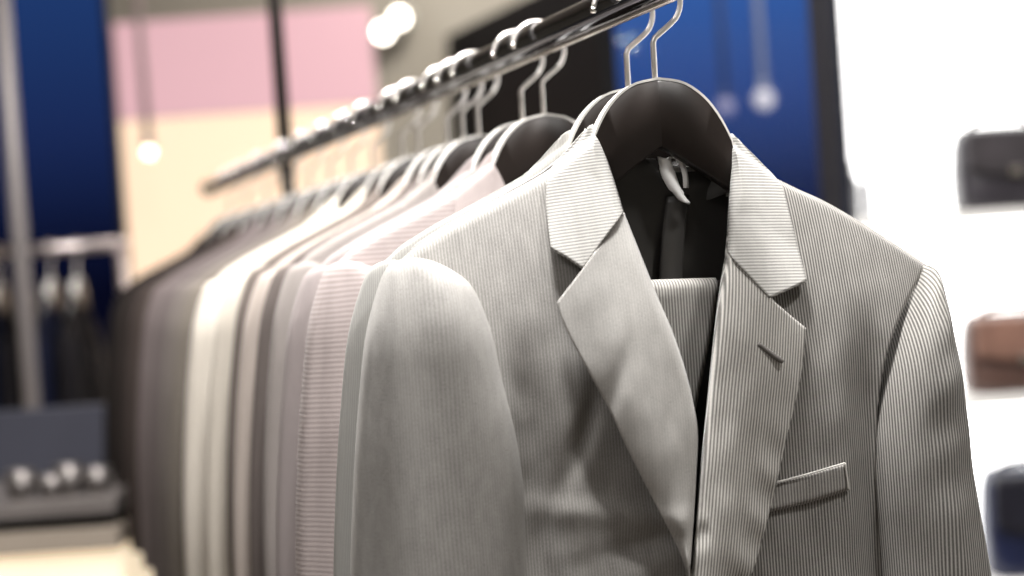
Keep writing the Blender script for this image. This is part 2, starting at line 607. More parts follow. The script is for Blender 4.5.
# sleeves ---------------------------------------------------------------------
def sleeve(Lc, Rc, cyf, bf, mt, wr, side):
    nv, nt = 110, 48
    L, R = spline(Lc, nv), spline(Rc, nv)
    g, uv = [], []
    acc = 0
    for j in range(nv + 1):
        v = j / nv
        cy = cyf(v)
        a, b = loc_pt((L[j].x, L[j].y), cy), loc_pt((R[j].x, R[j].y), cy)
        m, h = (a + b) / 2, (b - a) / 2
        bb = bf(v)
        row, ru = [], []
        for k in range(nt + 1):
            th = 2 * PI * k / nt
            c, s = math.cos(th), math.sin(th)
            e = 0.85
            cc = math.copysign(abs(c) ** e, c)
            p = m + h * cc
            p.y = cy - bb * s
            w = wr(p.x, p.z, th, v)
            p = p + Vector((0.25 * w * c, -w * s, 0)) * ss(v / 0.06)
            row.append(p)
            ru.append((m.x + h.length * (-1 if side else -1) * (th - PI / 2), m.z))
        g.append(row[:-1]); uv.append(ru)
    me = grid_mesh('sleeve', g, uv, True)
    o = link('sleeve', me, mt, jacket)
    return o


def wrL(x, z, th, v):
    f = 0.0035 * noise.noise(Vector((th * 1.7, z * 7, 5)))
    f += -0.005 * gauss(th - 2.45, 0.16) * ss(v / 0.2)          # long hollow by the rear seam
    f += 0.004 * gauss(th - 2.75, 0.16) * ss(v / 0.2)
    f += 0.003 * gauss(th - 1.9, 0.25) * math.sin(z * 14 + 1)
    return f


def wrR(x, z, th, v):
    f = 0.0025 * noise.noise(Vector((th * 1.7, z * 9, 8)))
    f += 0.0013 * math.sin(z * 110 + 2.0 * th) * gauss(th - 1.3, 0.55) * gauss(z + 0.30, 0.10)
    f += -0.004 * gauss(th - 0.62, 0.12) * ss((v - 0.12) / 0.1) + 0.004 * gauss(th - 0.85, 0.12) * ss((v - 0.12) / 0.1)
    return f


sleeve([(412, 258), (399, 260), (389, 266), (382, 278), (373, 306), (365, 343), (359, 400), (354, 470), (351, 576), (352, 700), (362, 860)],
       [(418, 258), (434, 262), (454, 272), (472, 288), (489, 325), (503, 375), (515, 420), (523, 470), (526, 520), (527, 600), (520, 720), (500, 860)],
       lambda v: -0.012 - 0.012 * ss(v / 0.2), lambda v: 0.010 + 0.046 * q(v / 0.16), M_soft, wrL, 0)
sleeve([(926, 265), (921, 273), (907, 297), (893, 325), (882, 355), (872, 392), (866, 440), (867, 490), (872, 540), (880, 620), (900, 740), (930, 860)],
       [(927, 265), (931, 275), (935, 297), (943, 335), (949, 370), (956, 415), (964, 470), (976, 535), (986, 590), (998, 660), (1012, 760), (1022, 860)],
       lambda v: -0.012 - 0.012 * ss(v / 0.2), lambda v: 0.004 + 0.050 * q(v / 0.2), M_pin, wrR, 1)

# buttons on the closed front, below the frame
for zz in (-0.49, -0.60):
    y = yfront(0.02, zz) - 0.008
    b = lathe('button', [(0.0001, 0.003), (0.006, 0.003), (0.009, 0.0035), (0.0105, 0.002), (0.0105, 0), (0.0001, 0)], M_button, jacket, 16)
    b.rotation_euler = (PI / 2, 0, 0); b.location = (0.02, y, zz)
tag(jacket, 'light grey pinstriped suit jacket at the front of the rail, lapels open', 'jacket', 'suit jackets hung along the black rail')

# ------------------------------------------------------------------ hanger
RAILZ = 0.083


def make_hanger():
    t = empty('coat_hanger', O1, A1)
    up = [loc_pt(p, 0) for p in ((655, 80), (680, 84), (700, 97), (715, 115), (727, 137), (737, 158))]
    up += [Vector((0.13, 0, -0.138)), Vector((0.17, 0, -0.162)), Vector((0.20, 0, -0.182)), Vector((0.212, 0, -0.194))]
    lo = [loc_pt(p, 0) for p in ((655, 145), (680, 159), (705, 175), (730, 192))]
    lo += [Vector((0.12, 0, -0.156)), Vector((0.16, 0, -0.182)), Vector((0.195, 0, -0.202)), Vector((0.212, 0, -0.206))]
    n = 44
    U, Lw = spline([tuple(p) for p in up], n), spline([tuple(p) for p in lo], n)
    for sgn in (1, -1):
        g = []
        for i in range(n + 1):
            s = i / n
            hw = 0.0085 + 0.002 * ss((s - 0.3) / 0.7)        # half thickness
            yc = -0.002 * ss(s)                             # arms curve forward
            a, b = U[i].copy(), Lw[i].copy()
            e = min(0.003, (a - b).length * 0.3)
            d = (b - a).normalized()
            x = sgn
            ring = [(a, -hw + 0.0018, 0), (a, hw - 0.0018, 0), (a + d * 0.0018, hw, 0), (b - d * 0.0018, hw, 0),
                    (b, hw - 0.0018, 0), (b, -hw + 0.0018, 0), (b - d * 0.0018, -hw, 0), (a.lerp(b, 0.5), -hw - 0.0012, 0), (a + d * 0.0018, -hw, 0)]
            g.append([Vector((p.x * x, yy + yc, p.z)) for (p, yy, _) in ring])
        me = grid_mesh('hanger_arm', g, None, True)
        bm = bmesh.new(); bm.from_mesh(me)
        bm.verts.ensure_lookup_table()
        k = len(g[0])
        bm.faces.new([bm.verts[i] for i in range(k)])
        bm.faces.new([bm.verts[len(bm.verts) - k + i] for i in range(k)])
        bmesh.ops.recalc_face_normals(bm, faces=bm.faces[:])
        bm.to_mesh(me); bm.free()
        o = link('hanger_arm', me, M_wood, t)
        m = o.modifiers.new('bevel', 'EDGE_SPLIT'); m.split_angle = math.radians(50)
    for sgn in (1, -1):                        # pale strip painting the lit rim along the top of the arch
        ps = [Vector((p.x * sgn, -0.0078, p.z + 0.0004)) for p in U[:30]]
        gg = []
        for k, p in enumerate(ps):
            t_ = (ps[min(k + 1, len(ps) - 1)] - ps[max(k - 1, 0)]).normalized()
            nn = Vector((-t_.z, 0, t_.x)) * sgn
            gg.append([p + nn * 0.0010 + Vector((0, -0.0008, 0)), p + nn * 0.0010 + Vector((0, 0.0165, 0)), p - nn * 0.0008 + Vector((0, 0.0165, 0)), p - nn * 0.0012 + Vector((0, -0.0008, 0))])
        link('rim_highlight', grid_mesh('rim_highlight', gg, None, True), M_rimlight, t, False)
    cz = RAILZ - 0.0101
    R = 0.0292
    pts = [(0, 0, -0.02), (0, 0, 0.0), (0.0005, 0, 0.034), (0.0025, 0, 0.0385), (0.0075, 0, 0.0425), (0.0185, 0, 0.0510)]
    for k in range(0, 25):
        a = math.radians(-36 + (172 + 36) * k / 24)
        pts.append((R * math.cos(a), 0, cz + R * math.sin(a)))
    h = tube('hook', [tuple(p) for p in pts], 0.0026, M_hook, t, 12)
    a = math.radians(173)
    lathe('hook_tip', [(0.0001, -0.0035), (0.0025, -0.0025), (0.0036, 0), (0.0025, 0.0025), (0.0001, 0.0035)], M_chrome, h, 12,
          (R * math.cos(a), 0, cz + R * math.sin(a)))
    tube('trouser_bar', [(-0.185, -0.004, -0.192), (0.185, -0.004, -0.192)], 0.005, M_wood, t, 14)
    return t


hang = make_hanger()
GJ = 'suit jackets hung along the black rail'
GH = 'dark wooden hangers on the black rail'
tag(hang, 'dark wooden hanger nearest the camera, holding the pinstriped jacket', 'hanger', GH)

# ------------------------------------------------------------------ trousers folded over the bar
M_trs = cloth('grey striped trouser cloth', (0.17, 0.162, 0.152), (0.50, 0.485, 0.455), contrast=0.9, fine=0.3)
tr = empty('suit_trousers', O1, A1)


def trouser_leg(y0, shift):
    n = 60
    g, uv = [], []
    er = spline([(716, 288), (711, 322), (704, 360), (694, 408), (684, 460), (676, 520), (668, 640), (664, 780)], n)
    el = spline([(600, 292), (597, 400), (592, 520), (590, 640), (588, 780)], n)
    rows = []
    for j in range(n, -1, -1):
        rows.append((j, -1))
    for k in range(1, 8):
        rows.append((0, -1 + 2 * k / 8))
    for j in range(0, n + 1): rows.append((j, 1))
    for idx, (j, s) in enumerate(rows):
        row, ru = [], []
        for i in range(31):
            u = i / 30
            p = el[j].lerp(er[j], u)
            a = loc_pt((p.x - shift * 6, p.y), -0.005)
            yy = -0.004 + s * y0 if abs(s) == 1 else -0.004 + math.sin(s * PI / 2) * y0
            zz = a.z + (math.cos(s * PI / 2) * y0 * 0.7 if abs(s) < 1 else 0)
            yy += (0.0012 * noise.noise(Vector((a.x * 30, a.z * 6, s)))) * (1 if abs(s) == 1 else 0)
            edge = q(min(u, 1 - u) / 0.04)
            yy = -0.004 + (yy + 0.004) * (0.35 + 0.65 * edge)
            row.append(Vector((a.x, yy, zz))); ru.append((a.x + 0.02 * 0, a.z))
        g.append(row); uv.append(ru)
    o = link('leg', grid_mesh('leg', g, uv), M_trs, tr)
    solid(o, 0.0018, 0)
    return o


trouser_leg(0.0125, 0)
trouser_leg(0.0085, 1)
tag(tr, 'grey striped trousers folded over the hanger bar inside the front jacket', 'trousers')

# ------------------------------------------------------------------ the rail
rd = ray(-50, 300); rd.z = 0; rd.normalize()
RA = math.atan2(-rd.x, rd.y)                  # yaw of things square to the rail
RP = O1 + Vector((0, 0, RAILZ))
rack = empty('clothes_rail', (RP.x + rd.x * 1.5, RP.y + rd.y * 1.5, RP.z))


def wl_(o, parent):                           # parent while keeping world coordinates in the mesh
    o.parent = parent
    o.matrix_parent_inverse = Matrix.Translation(-Vector(parent.location))
    return o


a, b = RP - rd * 0.75, RP + rd * 2.35
wl_(tube('rail_bar', [a.lerp(b, i / 20) for i in range(21)], 0.0165, M_rail, None, 32), rack)
lo = Vector((0, 0, -0.0178))
wl_(tube('lower_rod', [(a + lo).lerp(b + lo, i / 10) for i in range(11)], 0.0026, M_chrome, None, 12), rack)
for e, s in ((a, -1), (b, 1)):
    wl_(tube('end_cap', [e + rd * (s * 0.001), e + rd * (s * 0.004), e + rd * (s * 0.012)], 0.019, M_chrome, None, 24), rack)
def hanger_post(t_):                          # drop rods from the ceiling, bolted to the side of the rail
    p = RP + rd * t_ + Vector((0.031, 0.012, 0))
    wl_(tube('support_post', [Vector((p.x, p.y, O1.z + 0.012)), Vector((p.x, p.y, 2.0)), Vector((p.x, p.y, 2.95))], 0.0145, M_railbar, None, 20), rack)
    wl_(tube('ceiling_plate', [Vector((p.x, p.y, 2.938)), Vector((p.x, p.y, 2.95))], 0.05, M_railbar, None, 32), rack)


hanger_post(1.637)
hanger_post(-0.70)
tag(rack, 'black chrome clothes rail hung from the ceiling by dark drop rods', 'clothes rail')

# ------------------------------------------------------------------ the row of jackets behind
def recolour(root, body, collar, lining=None):
    for c in root.children:
        n = c.name.split('.')[0]
        if n in ('front_panel', 'sleeve', 'back_panel', 'lapel', 'chest_pocket'): c.material_slots[0].material = body
        elif n.startswith('collar'): c.material_slots[0].material = collar
        for d in c.children:
            if d.name.startswith('edge_stitch'): d.material_slots[0].material = body


# r = apparent scale against the front jacket; colour; ribbed; flatness
row = [
    (0.962, (0.40, 0.395, 0.375), False, 0.25, 1.0, 'grey jacket close behind the front pinstriped one, a sliver of sleeve showing'),
    (0.842, (0.40, 0.345, 0.335), True, 0.58, 0.975, 'pinkish grey ribbed jacket, first clear of the front pinstriped jacket'),
    (0.812, (0.33, 0.29, 0.285), False, 0.45, 0.998, 'mauve grey jacket just behind the ribbed pinkish one'),
    (0.750, (0.31, 0.28, 0.265), False, 0.45, 0.945, 'mid grey jacket left of the mauve grey one in the row'),
    (0.728, (0.14, 0.118, 0.11), False, 0.40, 0.955, 'brown jacket added as shade between mid grey and warm beige'),  # jacket put in dark for the shade between two sleeves
    (0.706, (0.46, 0.40, 0.36), False, 0.45, 0.990, 'warm beige jacket behind the brown shade filler in the row'),
    (0.665, (0.15, 0.125, 0.112), False, 0.60, 0.940, 'dark brown jacket added as shade between warm beige and cream'),  # another added jacket, its dark cloth standing for a shaded gap
    (0.642, (0.60, 0.55, 0.48), False, 0.60, 0.99, 'cream jacket right behind the dark brown shade filler'),
    (0.600, (0.66, 0.61, 0.54), False, 0.80, 1.02, 'palest cream jacket, outermost pale band in the row'),
    (0.570, (0.16, 0.14, 0.12), False, 0.70, 1.03, 'taupe jacket directly behind the palest cream one'),
    (0.540, (0.15, 0.13, 0.12), False, 0.70, 1.02, 'grey brown jacket second behind the palest cream one'),
    (0.510, (0.12, 0.10, 0.098), False, 0.75, 1.01, 'mauve brown jacket third behind the palest cream one'),
    (0.480, (0.14, 0.115, 0.115), False, 0.75, 1.0, 'dull mauve jacket fourth behind the palest cream one'),
    (0.450, (0.05, 0.038, 0.034), False, 0.75, 1.0, 'dark brown jacket, third from the far end of the row'),
    (0.422, (0.025, 0.019, 0.017), False, 0.75, 1.0, 'very dark brown jacket next to the far end of the row'),
    (0.398, (0.014, 0.011, 0.010), False, 0.75, 1.0, 'blackest brown jacket at the far end of the row'),
]
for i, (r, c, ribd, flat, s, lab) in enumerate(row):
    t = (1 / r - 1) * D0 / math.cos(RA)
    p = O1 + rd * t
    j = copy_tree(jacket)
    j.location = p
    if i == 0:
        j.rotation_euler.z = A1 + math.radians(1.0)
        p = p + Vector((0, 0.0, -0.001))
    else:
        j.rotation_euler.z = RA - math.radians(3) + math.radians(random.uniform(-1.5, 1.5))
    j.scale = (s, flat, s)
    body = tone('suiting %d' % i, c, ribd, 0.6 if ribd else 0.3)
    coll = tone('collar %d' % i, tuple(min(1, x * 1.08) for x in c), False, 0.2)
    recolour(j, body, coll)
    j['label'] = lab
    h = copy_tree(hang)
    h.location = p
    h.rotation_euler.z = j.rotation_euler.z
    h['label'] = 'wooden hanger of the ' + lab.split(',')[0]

# ------------------------------------------------------------------ the shop
M_wall = noisy(mat('warm grey plaster', (0.34, 0.315, 0.27), 0.85), 3, 0.08, 0.1)
M_wallw = noisy(mat('white plaster', (0.80, 0.79, 0.77), 0.8), 3, 0.04, 0.1)
M_black = noisy(mat('black matt panel', (0.003, 0.003, 0.004), 0.7, spec=0.15), 4, 0.2)
M_ceil = noisy(mat('ceiling paint', (0.55, 0.53, 0.50), 0.9), 3, 0.05)
M_floor = noisy(mat('dark polished floor', (0.10, 0.085, 0.075), 0.3), 5, 0.2)
M_frame = noisy(mat('dark slate frame', (0.009, 0.012, 0.022), 0.5, 0.0, spec=0.2), 8, 0.2)
M_shelf = mat('white lacquer shelf', (0.85, 0.84, 0.82), 0.4)

YB = 5.2
X0, X1, Z1 = -3.4, 3.2, 2.95


def struct(name, a, b, m):
    o = box(name, a, b, m)
    o['kind'] = 'structure'
    return o


struct('floor', (X0, -2.6, -0.06), (X1, YB + 0.2, 0), M_floor)
struct('ceiling', (X0, -2.6, Z1), (X1, YB + 0.2, Z1 + 0.08), M_ceil)
struct('wall_left', (X0 - 0.1, -2.6, 0), (X0, YB + 0.2, Z1), M_wall)
struct('wall_right', (X1, -2.6, 0), (X1 + 0.1, YB + 0.2, Z1), M_wallw)
struct('wall_front', (X0, -2.7, 0), (X1, -2.6, Z1), M_wall)

# back wall: two window openings
xa = aty(-25, 150, YB).x; xb = aty(119, 150, YB).x      # left window
xc = aty(600, 100, YB).x; xd = aty(834, 100, YB).x           # middle window
zlow = aty(70, 262, YB).z


def wallseg(n, x0, x1, z0, z1, m): return struct(n, (x0, YB, z0), (x1, YB + 0.15, z1), m)


bm = bmesh.new()
xk = aty(478, 80, YB).x
for (x0, x1, z0, z1) in ((X0, xa, 0, Z1), (xa, xb, 0, 1.15), (xa, xb, 2.75, Z1), (xb, xk, 0, Z1),
                         (xc, xd, 0, 0.4), (xc, xd, 2.75, Z1), (xd, X1, 0, Z1)):
    add_box(bm, (x0, YB, z0), (x1, YB + 0.15, z1))
wb = bm_obj('wall_back', bm, M_wall, None, False); wb['kind'] = 'structure'
# black partition standing out from the plaster, its top edge below the ceiling
wallseg_x = struct('trim_1', (xk, YB + 0.001, 0), (xc, YB + 0.15, Z1), M_wall)
fa = aty(446, 36, 5.12)
fb = Vector((0.0, 0.0, 0.0)); fb.y = 4.05; fb.z = fa.z
fb.x = aty(603, 60, 4.05).x
pn = empty('partition_panel', ((fa.x + fb.x) / 2, (fa.y + fb.y) / 2, 0), math.atan2(fb.y - fa.y, fb.x - fa.x))
hl = math.hypot(fb.x - fa.x, fb.y - fa.y) / 2
box('panel', (-hl, 0, 0.06), (hl, 0.05, fa.z), M_black, pn, 0.004)
box('plinth', (-hl + 0.02, 0.008, 0), (hl - 0.02, 0.045, 0.06), M_frame, pn)
tag(pn, 'black partition panel between the plaster wall and the blue window', 'partition')
# window glass and frames
M_glass = bpy.data.materials.new('window glass'); M_glass.use_nodes = True
nt = M_glass.node_tree; nt.nodes.clear()
o_ = nt.nodes.new('ShaderNodeOutputMaterial'); mx = nt.nodes.new('ShaderNodeMixShader'); tr_ = nt.nodes.new('ShaderNodeBsdfTransparent'); gl = nt.nodes.new('ShaderNodeBsdfGlossy')
fr = nt.nodes.new('ShaderNodeFresnel'); fr.inputs[0].default_value = 1.07
gl.inputs['Roughness'].default_value = 0.03
tr_.inputs[0].default_value = (0.92, 0.94, 0.97, 1)
nt.links.new(fr.outputs[0], mx.inputs[0]); nt.links.new(tr_.outputs[0], mx.inputs[1]); nt.links.new(gl.outputs[0], mx.inputs[2]); nt.links.new(mx.outputs[0], o_.inputs[0])


M_tint = M_glass.copy(); M_tint.name = 'tinted window glass'
for nd in M_tint.node_tree.nodes:
    if nd.type == 'BSDF_TRANSPARENT': nd.inputs[0].default_value = (0.55, 0.55, 0.60, 1)


def window(n, x0, x1, z0, z1):
    bm = bmesh.new()
    w = 0.035 if n == 2 else 0.02
    for (a, b) in (((x0, YB + 0.02, z0), (x0 + w, YB + 0.10, z1)), ((x1 - w, YB - 0.02, z0), (x1, YB + 0.10, z1)),
                   ((x0, YB + 0.02, z0), (x1, YB + 0.10, z0 + w)), ((x0, YB + 0.02, z1 - w), (x1, YB + 0.10, z1))):
        add_box(bm, a, b, 0.004)
    f = bm_obj('window_%d' % n, bm, M_frame, None, False); f['kind'] = 'structure'
    g_ = box('pane', (x0 + w, YB + 0.05, z0 + w), (x1 - w, YB + 0.058, z1 - w), M_glass if n == 2 else M_tint, f)
    return f


window(1, xa, xb, 1.15, 2.75)
window(2, xc, xd, 0.4, 2.75)

# world: dusk sky seen through the windows
w = bpy.data.worlds.new('dusk'); SC.world = w; w.use_nodes = True
nt = w.node_tree; nt.nodes.clear()
wo = nt.nodes.new('ShaderNodeOutputWorld'); bg = nt.nodes.new('ShaderNodeBackground')
tc = nt.nodes.new('ShaderNodeTexCoord'); sp = nt.nodes.new('ShaderNodeSeparateXYZ'); cr = nt.nodes.new('ShaderNodeValToRGB')
e = cr.color_ramp.elements
e[0].position = 0.0; e[0].color = (0.006, 0.008, 0.03, 1)
e[1].position = 0.20; e[1].color = (0.045, 0.135, 0.42, 1)
k = e.new(0.045); k.color = (0.013, 0.023, 0.085, 1)
k = e.new(0.11); k.color = (0.033, 0.073, 0.25, 1)
nt.links.new(tc.outputs['Generated'], sp.inputs[0]); nt.links.new(sp.outputs['Z'], cr.inputs[0])
nt.links.new(cr.outputs[0], bg.inputs[0]); nt.links.new(bg.outputs[0], wo.inputs[0])
bg.inputs[1].default_value = 1.0

# flat glowing panels on the back wall (pink above, warm below)
M_pink = mat('pink glow panel', (0.3, 0.18, 0.2), 0.6, spec=0.1, emis=(0.74, 0.45, 0.49), es=0.82)
M_peach = mat('warm white glow panel', (0.35, 0.27, 0.2), 0.6, emis=(1.0, 0.74, 0.53), es=1.0, spec=0.1)
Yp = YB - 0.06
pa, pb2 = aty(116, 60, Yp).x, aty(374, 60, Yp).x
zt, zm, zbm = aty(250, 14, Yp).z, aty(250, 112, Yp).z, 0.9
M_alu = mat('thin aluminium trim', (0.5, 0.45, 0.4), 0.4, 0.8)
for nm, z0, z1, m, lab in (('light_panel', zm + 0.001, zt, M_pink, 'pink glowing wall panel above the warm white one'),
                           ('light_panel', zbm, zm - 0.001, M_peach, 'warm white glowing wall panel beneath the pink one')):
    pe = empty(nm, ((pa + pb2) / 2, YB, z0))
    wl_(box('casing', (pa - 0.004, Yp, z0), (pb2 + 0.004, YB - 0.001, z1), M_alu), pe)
    wl_(box('glow_face', (pa, Yp - 0.01, z0 + 0.001), (pb2, Yp - 0.0005, z1 - 0.001), m), pe)
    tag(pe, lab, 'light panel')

# pendant lamp hanging before the panel
M_bulb = mat('lit frosted bulb', (1, 0.9, 0.7), 0.3, emis=(1.0, 0.86, 0.62), es=7)


def pendant(px, py, Y, r, label, m, cm):
    p = aty(px, py, Y)
    e_ = empty('pendant_lamp', (p.x, p.y, Z1))
    wl_(tube('cord', [Vector((p.x, p.y, Z1)), Vector((p.x, p.y, p.z + r + 0.03))], 0.012, cm, None, 10), e_)
    wl_(lathe('socket', [(0.001, 0.035), (0.014, 0.034), (0.018, 0.0), (0.001, 0.0)], cm, None, 16, (p.x, p.y, p.z + r - 0.004)), e_)
    wl_(lathe('bulb', [(0.0005, -r), (r * 0.5, -r * 0.86), (r * 0.86, -r * 0.5), (r, 0), (r * 0.86, r * 0.5), (r * 0.5, r * 0.86), (0.0005, r)], m, None, 20, (p.x, p.y, p.z)), e_)
    tag(e_, label, 'lamp')
    return e_


pendant(149, 152, 4.6, 0.016, 'small round pendant lamp hanging before the glowing panels', M_bulb, mat('grey lamp cord', (0.35, 0.27, 0.27), 0.6))
M_bulb2 = mat('lit pale bulb', (0.3, 0.3, 0.35), 0.3, emis=(0.62, 0.60, 0.68), es=0.40)
pendant(764, 99, 4.4, 0.034, 'pale round pendant lamp hanging before the blue window', M_bulb2, mat('grey steel tube', (0.16, 0.18, 0.25), 0.5))
M_bulb3 = mat('dim violet bulb', (0.15, 0.15, 0.25), 0.3, emis=(0.28, 0.28, 0.45), es=0.4)
pendant(726, 106, 4.8, 0.030, 'dim violet pendant lamp left of the pale round one', M_bulb3, mat('blackened cord', (0.02, 0.035, 0.10), 0.5))

# spotlights on the plaster wall
M_spot = mat('lit spotlight lens', (1, 1, 1), 0.3, emis=(1.0, 0.93, 0.80), es=9)
M_sph = mat('spotlight housing', (0.6, 0.58, 0.54), 0.4)
for (px, py, lab) in ((383, 32, 'lower of two lit spotlights on the plaster wall'), (399, 18, 'upper of two lit spotlights on the plaster wall')):
    p = aty(px, py, YB - 0.16)
    e_ = empty('wall_spotlight', (p.x, YB, p.z))
    d = Vector((-0.05, -0.16, -0.03)).normalized()
    wl_(tube('housing', [p - d * 0.09, p - d * 0.08, p - d * 0.004], 0.032, M_sph, None, 20, rad=[0.022, 0.032, 0.034]), e_)
    wl_(tube('lens', [p - d * 0.003, p + d * 0.002], 0.031, M_spot, None, 20), e_)
    wl_(tube('mount', [p - d * 0.085, Vector((p.x + 0.01, YB - 0.012, p.z + 0.01)), Vector((p.x + 0.01, YB - 0.001, p.z + 0.01))], 0.008, M_sph, None, 10), e_)
    tag(e_, lab, 'spotlight', 'spotlights on the plaster wall')

# black ceiling beam in front of the plaster (dark shape at the top)
p0, p1 = aty(450, 62, 4.2), aty(610, 0, 4.2)

# ------------------------------------------------------------------ white shelving with an added glow, picture right
YS = 3.1
xs0 = aty(846, 130, YS).x
M_backglow = mat('shelf back with added glow', (0.9, 0.9, 0.88), 0.5, emis=(1.0, 0.99, 0.98), es=3.0)  # glow added in place of lamps lighting the white shelves
sh = empty('display_shelving', (xs0 + 0.7, YS + 0.2, 0))
z_a = aty(950, 212, YS).z; z_b = aty(990, 397, YS).z
xs1 = xs0 + 1.5
wl_(box('back_panel', (xs0 + 0.004, YS + 0.20, 0.02), (xs1, YS + 0.22, 2.55), M_backglow), sh)
wl_(box('side_panel', (xs0 - 0.018, YS - 0.01, 0), (xs0 + 0.002, YS + 0.22, 2.6), M_frame), sh)
wl_(box('side_panel', (xs1, YS, 0), (xs1 + 0.02, YS + 0.22, 2.6), M_shelf), sh)
ZSH = (z_a - 0.4 * 0 , z_b, z_b - 0.42, z_a + 0.62)
for z in ZSH + (0.12, 2.58):
    wl_(box('shelf', (xs0 + 0.003, YS, z - 0.022), (xs1, YS + 0.198, z), M_shelf, bev=0.002), sh)
tag(sh, 'bright white display shelving with added back glow and bags on its shelves', 'shelving')


def handbag(px0, px1, ptop, z0, label, m, m2, hw):
    y0 = YS + 0.03
    a = aty(px0, ptop, y0)
    wd = (px1 - px0) / F * y0
    ht = a.z - z0
    e_ = empty('handbag', (a.x + wd / 2, y0 + 0.08, z0))
    g = []
    n, mm = 32, 14
    prof = [(0.0, 0.90), (0.04, 0.97), (0.2, 1.0), (0.5, 1.0), (0.8, 0.96), (0.93, 0.90), (1.0, 0.80)]
    for t_, s_ in [(0, 0.02)] + prof + [(1.0, 0.02)]:
        g.append([Vector((math.copysign(abs(math.cos(2 * PI * k / n)) ** 0.45, math.cos(2 * PI * k / n)) * wd / 2 * s_,
                          math.copysign(abs(math.sin(2 * PI * k / n)) ** 0.6, math.sin(2 * PI * k / n)) * 0.07 * s_ * (1 - 0.25 * t_), t_ * ht + 0.001)) for k in range(n)])
    link('bag_body', grid_mesh('bag_body', g, None, True), m, e_)
    # front flap
    g = []
    for j in range(13):
        v = j / 12
        g.append([Vector(((-0.5 + i / 12) * wd * 0.93, -0.058 - 0.018 * q(v / 0.15) + 0.0, ht * (1.0 - 0.58 * v * (0.82 + 0.18 * math.sin(PI * i / 12))) - 0.002)) for i in range(13)])
    solid(link('flap', grid_mesh('flap', g), m2, e_), 0.004, 1)
    box('clasp', (-0.014, -0.088, ht * 0.38), (0.014, -0.078, ht * 0.50), M_chrome, e_, 0.002)
    pts = [(wd * 0.32 * math.cos(PI * k / 16), 0, ht * 0.98 + hw * math.sin(PI * k / 16)) for k in range(17)]
    tube('handle', pts, 0.006, m2, e_, 10)
    tag(e_, label, 'bag', 'handbags on the white shelving')
    return e_


handbag(962, 1062, 128, ZSH[0], 'dark charcoal handbag on the upper white shelf', noisy(mat('charcoal leather', (0.025, 0.022, 0.028), 0.35), 20, 0.5), noisy(mat('charcoal flap leather', (0.05, 0.045, 0.05), 0.3), 14, 0.7), 0.03)
handbag(971, 1075, 318, ZSH[1], 'brown and tan handbag on the middle white shelf', noisy(mat('brown leather', (0.07, 0.038, 0.03), 0.4), 20, 0.5), noisy(mat('tan leather', (0.22, 0.12, 0.09), 0.4), 14, 0.6), 0.02)
handbag(990, 1090, 476, ZSH[2], 'navy handbag on the lowest visible white shelf', noisy(mat('navy leather', (0.008, 0.012, 0.04), 0.35), 20, 0.5), noisy(mat('navy flap leather', (0.012, 0.012, 0.02), 0.35), 14, 0.5), 0.02)
# small grey objects at the shelf's left end
M_gb = mat('pale grey frosted bottle', (0.42, 0.42, 0.44), 0.4)
for (px, h, r, lab) in ((847, 0.13, 0.017, 'grey frosted bottle against the side of the white shelving'), (862, 0.12, 0.013, 'slim grey frosted bottle right of the one by the shelf side')):
    p = aty(px, 200, YS + 0.12)
    e_ = empty('bottle', (p.x + 0.012, YS + 0.12, ZSH[0]))
    lathe('bottle_body', [(0.0005, 0.001), (r, 0.001), (r * 1.03, h * 0.6), (r * 0.8, h * 0.72), (r * 0.4, h * 0.8), (r * 0.4, h * 0.88), (0.0005, h * 0.88)], M_gb, e_)
    lathe('cap', [(0.0005, h * 0.87), (r * 0.5, h * 0.87), (r * 0.5, h), (0.0005, h)], M_shelf, e_)
    tag(e_, lab, 'bottle', 'grey bottles on the white shelf')

# ------------------------------------------------------------------ picture left: second rack and counter
YL = 3.75
r2 = empty('clothes_rack', (aty(60, 250, YL).x, YL, 0))
za = aty(60, 248, YL).z
xr0, xr1 = aty(-60, 250, YL).x, aty(128, 248, YL).x
M_steel = mat('brushed steel tube', (0.62, 0.55, 0.54), 0.35, 1.0)
wl_(tube('rail_bar', [Vector((xr0, YL, za)), Vector((xr1, YL, za))], 0.016, M_steel, None, 20), r2)
xp = aty(13, 150, YL - 0.35).x
M_pole = mat('grey painted pole', (0.22, 0.20, 0.20), 0.4, 0.3)
for x in (xr0 + 0.02, xr1 - 0.02):
    wl_(tube('upright', [Vector((x, YL, 0.0)), Vector((x, YL, za + 0.012))], 0.014, M_steel, None, 16), r2)
tag(r2, 'low steel clothes rack with dark garments beside the blue window', 'clothes rack')
pole = tube('display_pole', [Vector((xp, YL - 0.35, 0)), Vector((xp, YL - 0.35, 1.5)), Vector((xp, YL - 0.35, Z1))], 0.021, M_pole, None, 20)
tag(pole, 'pale floor to ceiling pole at the left edge of the picture', 'pole')

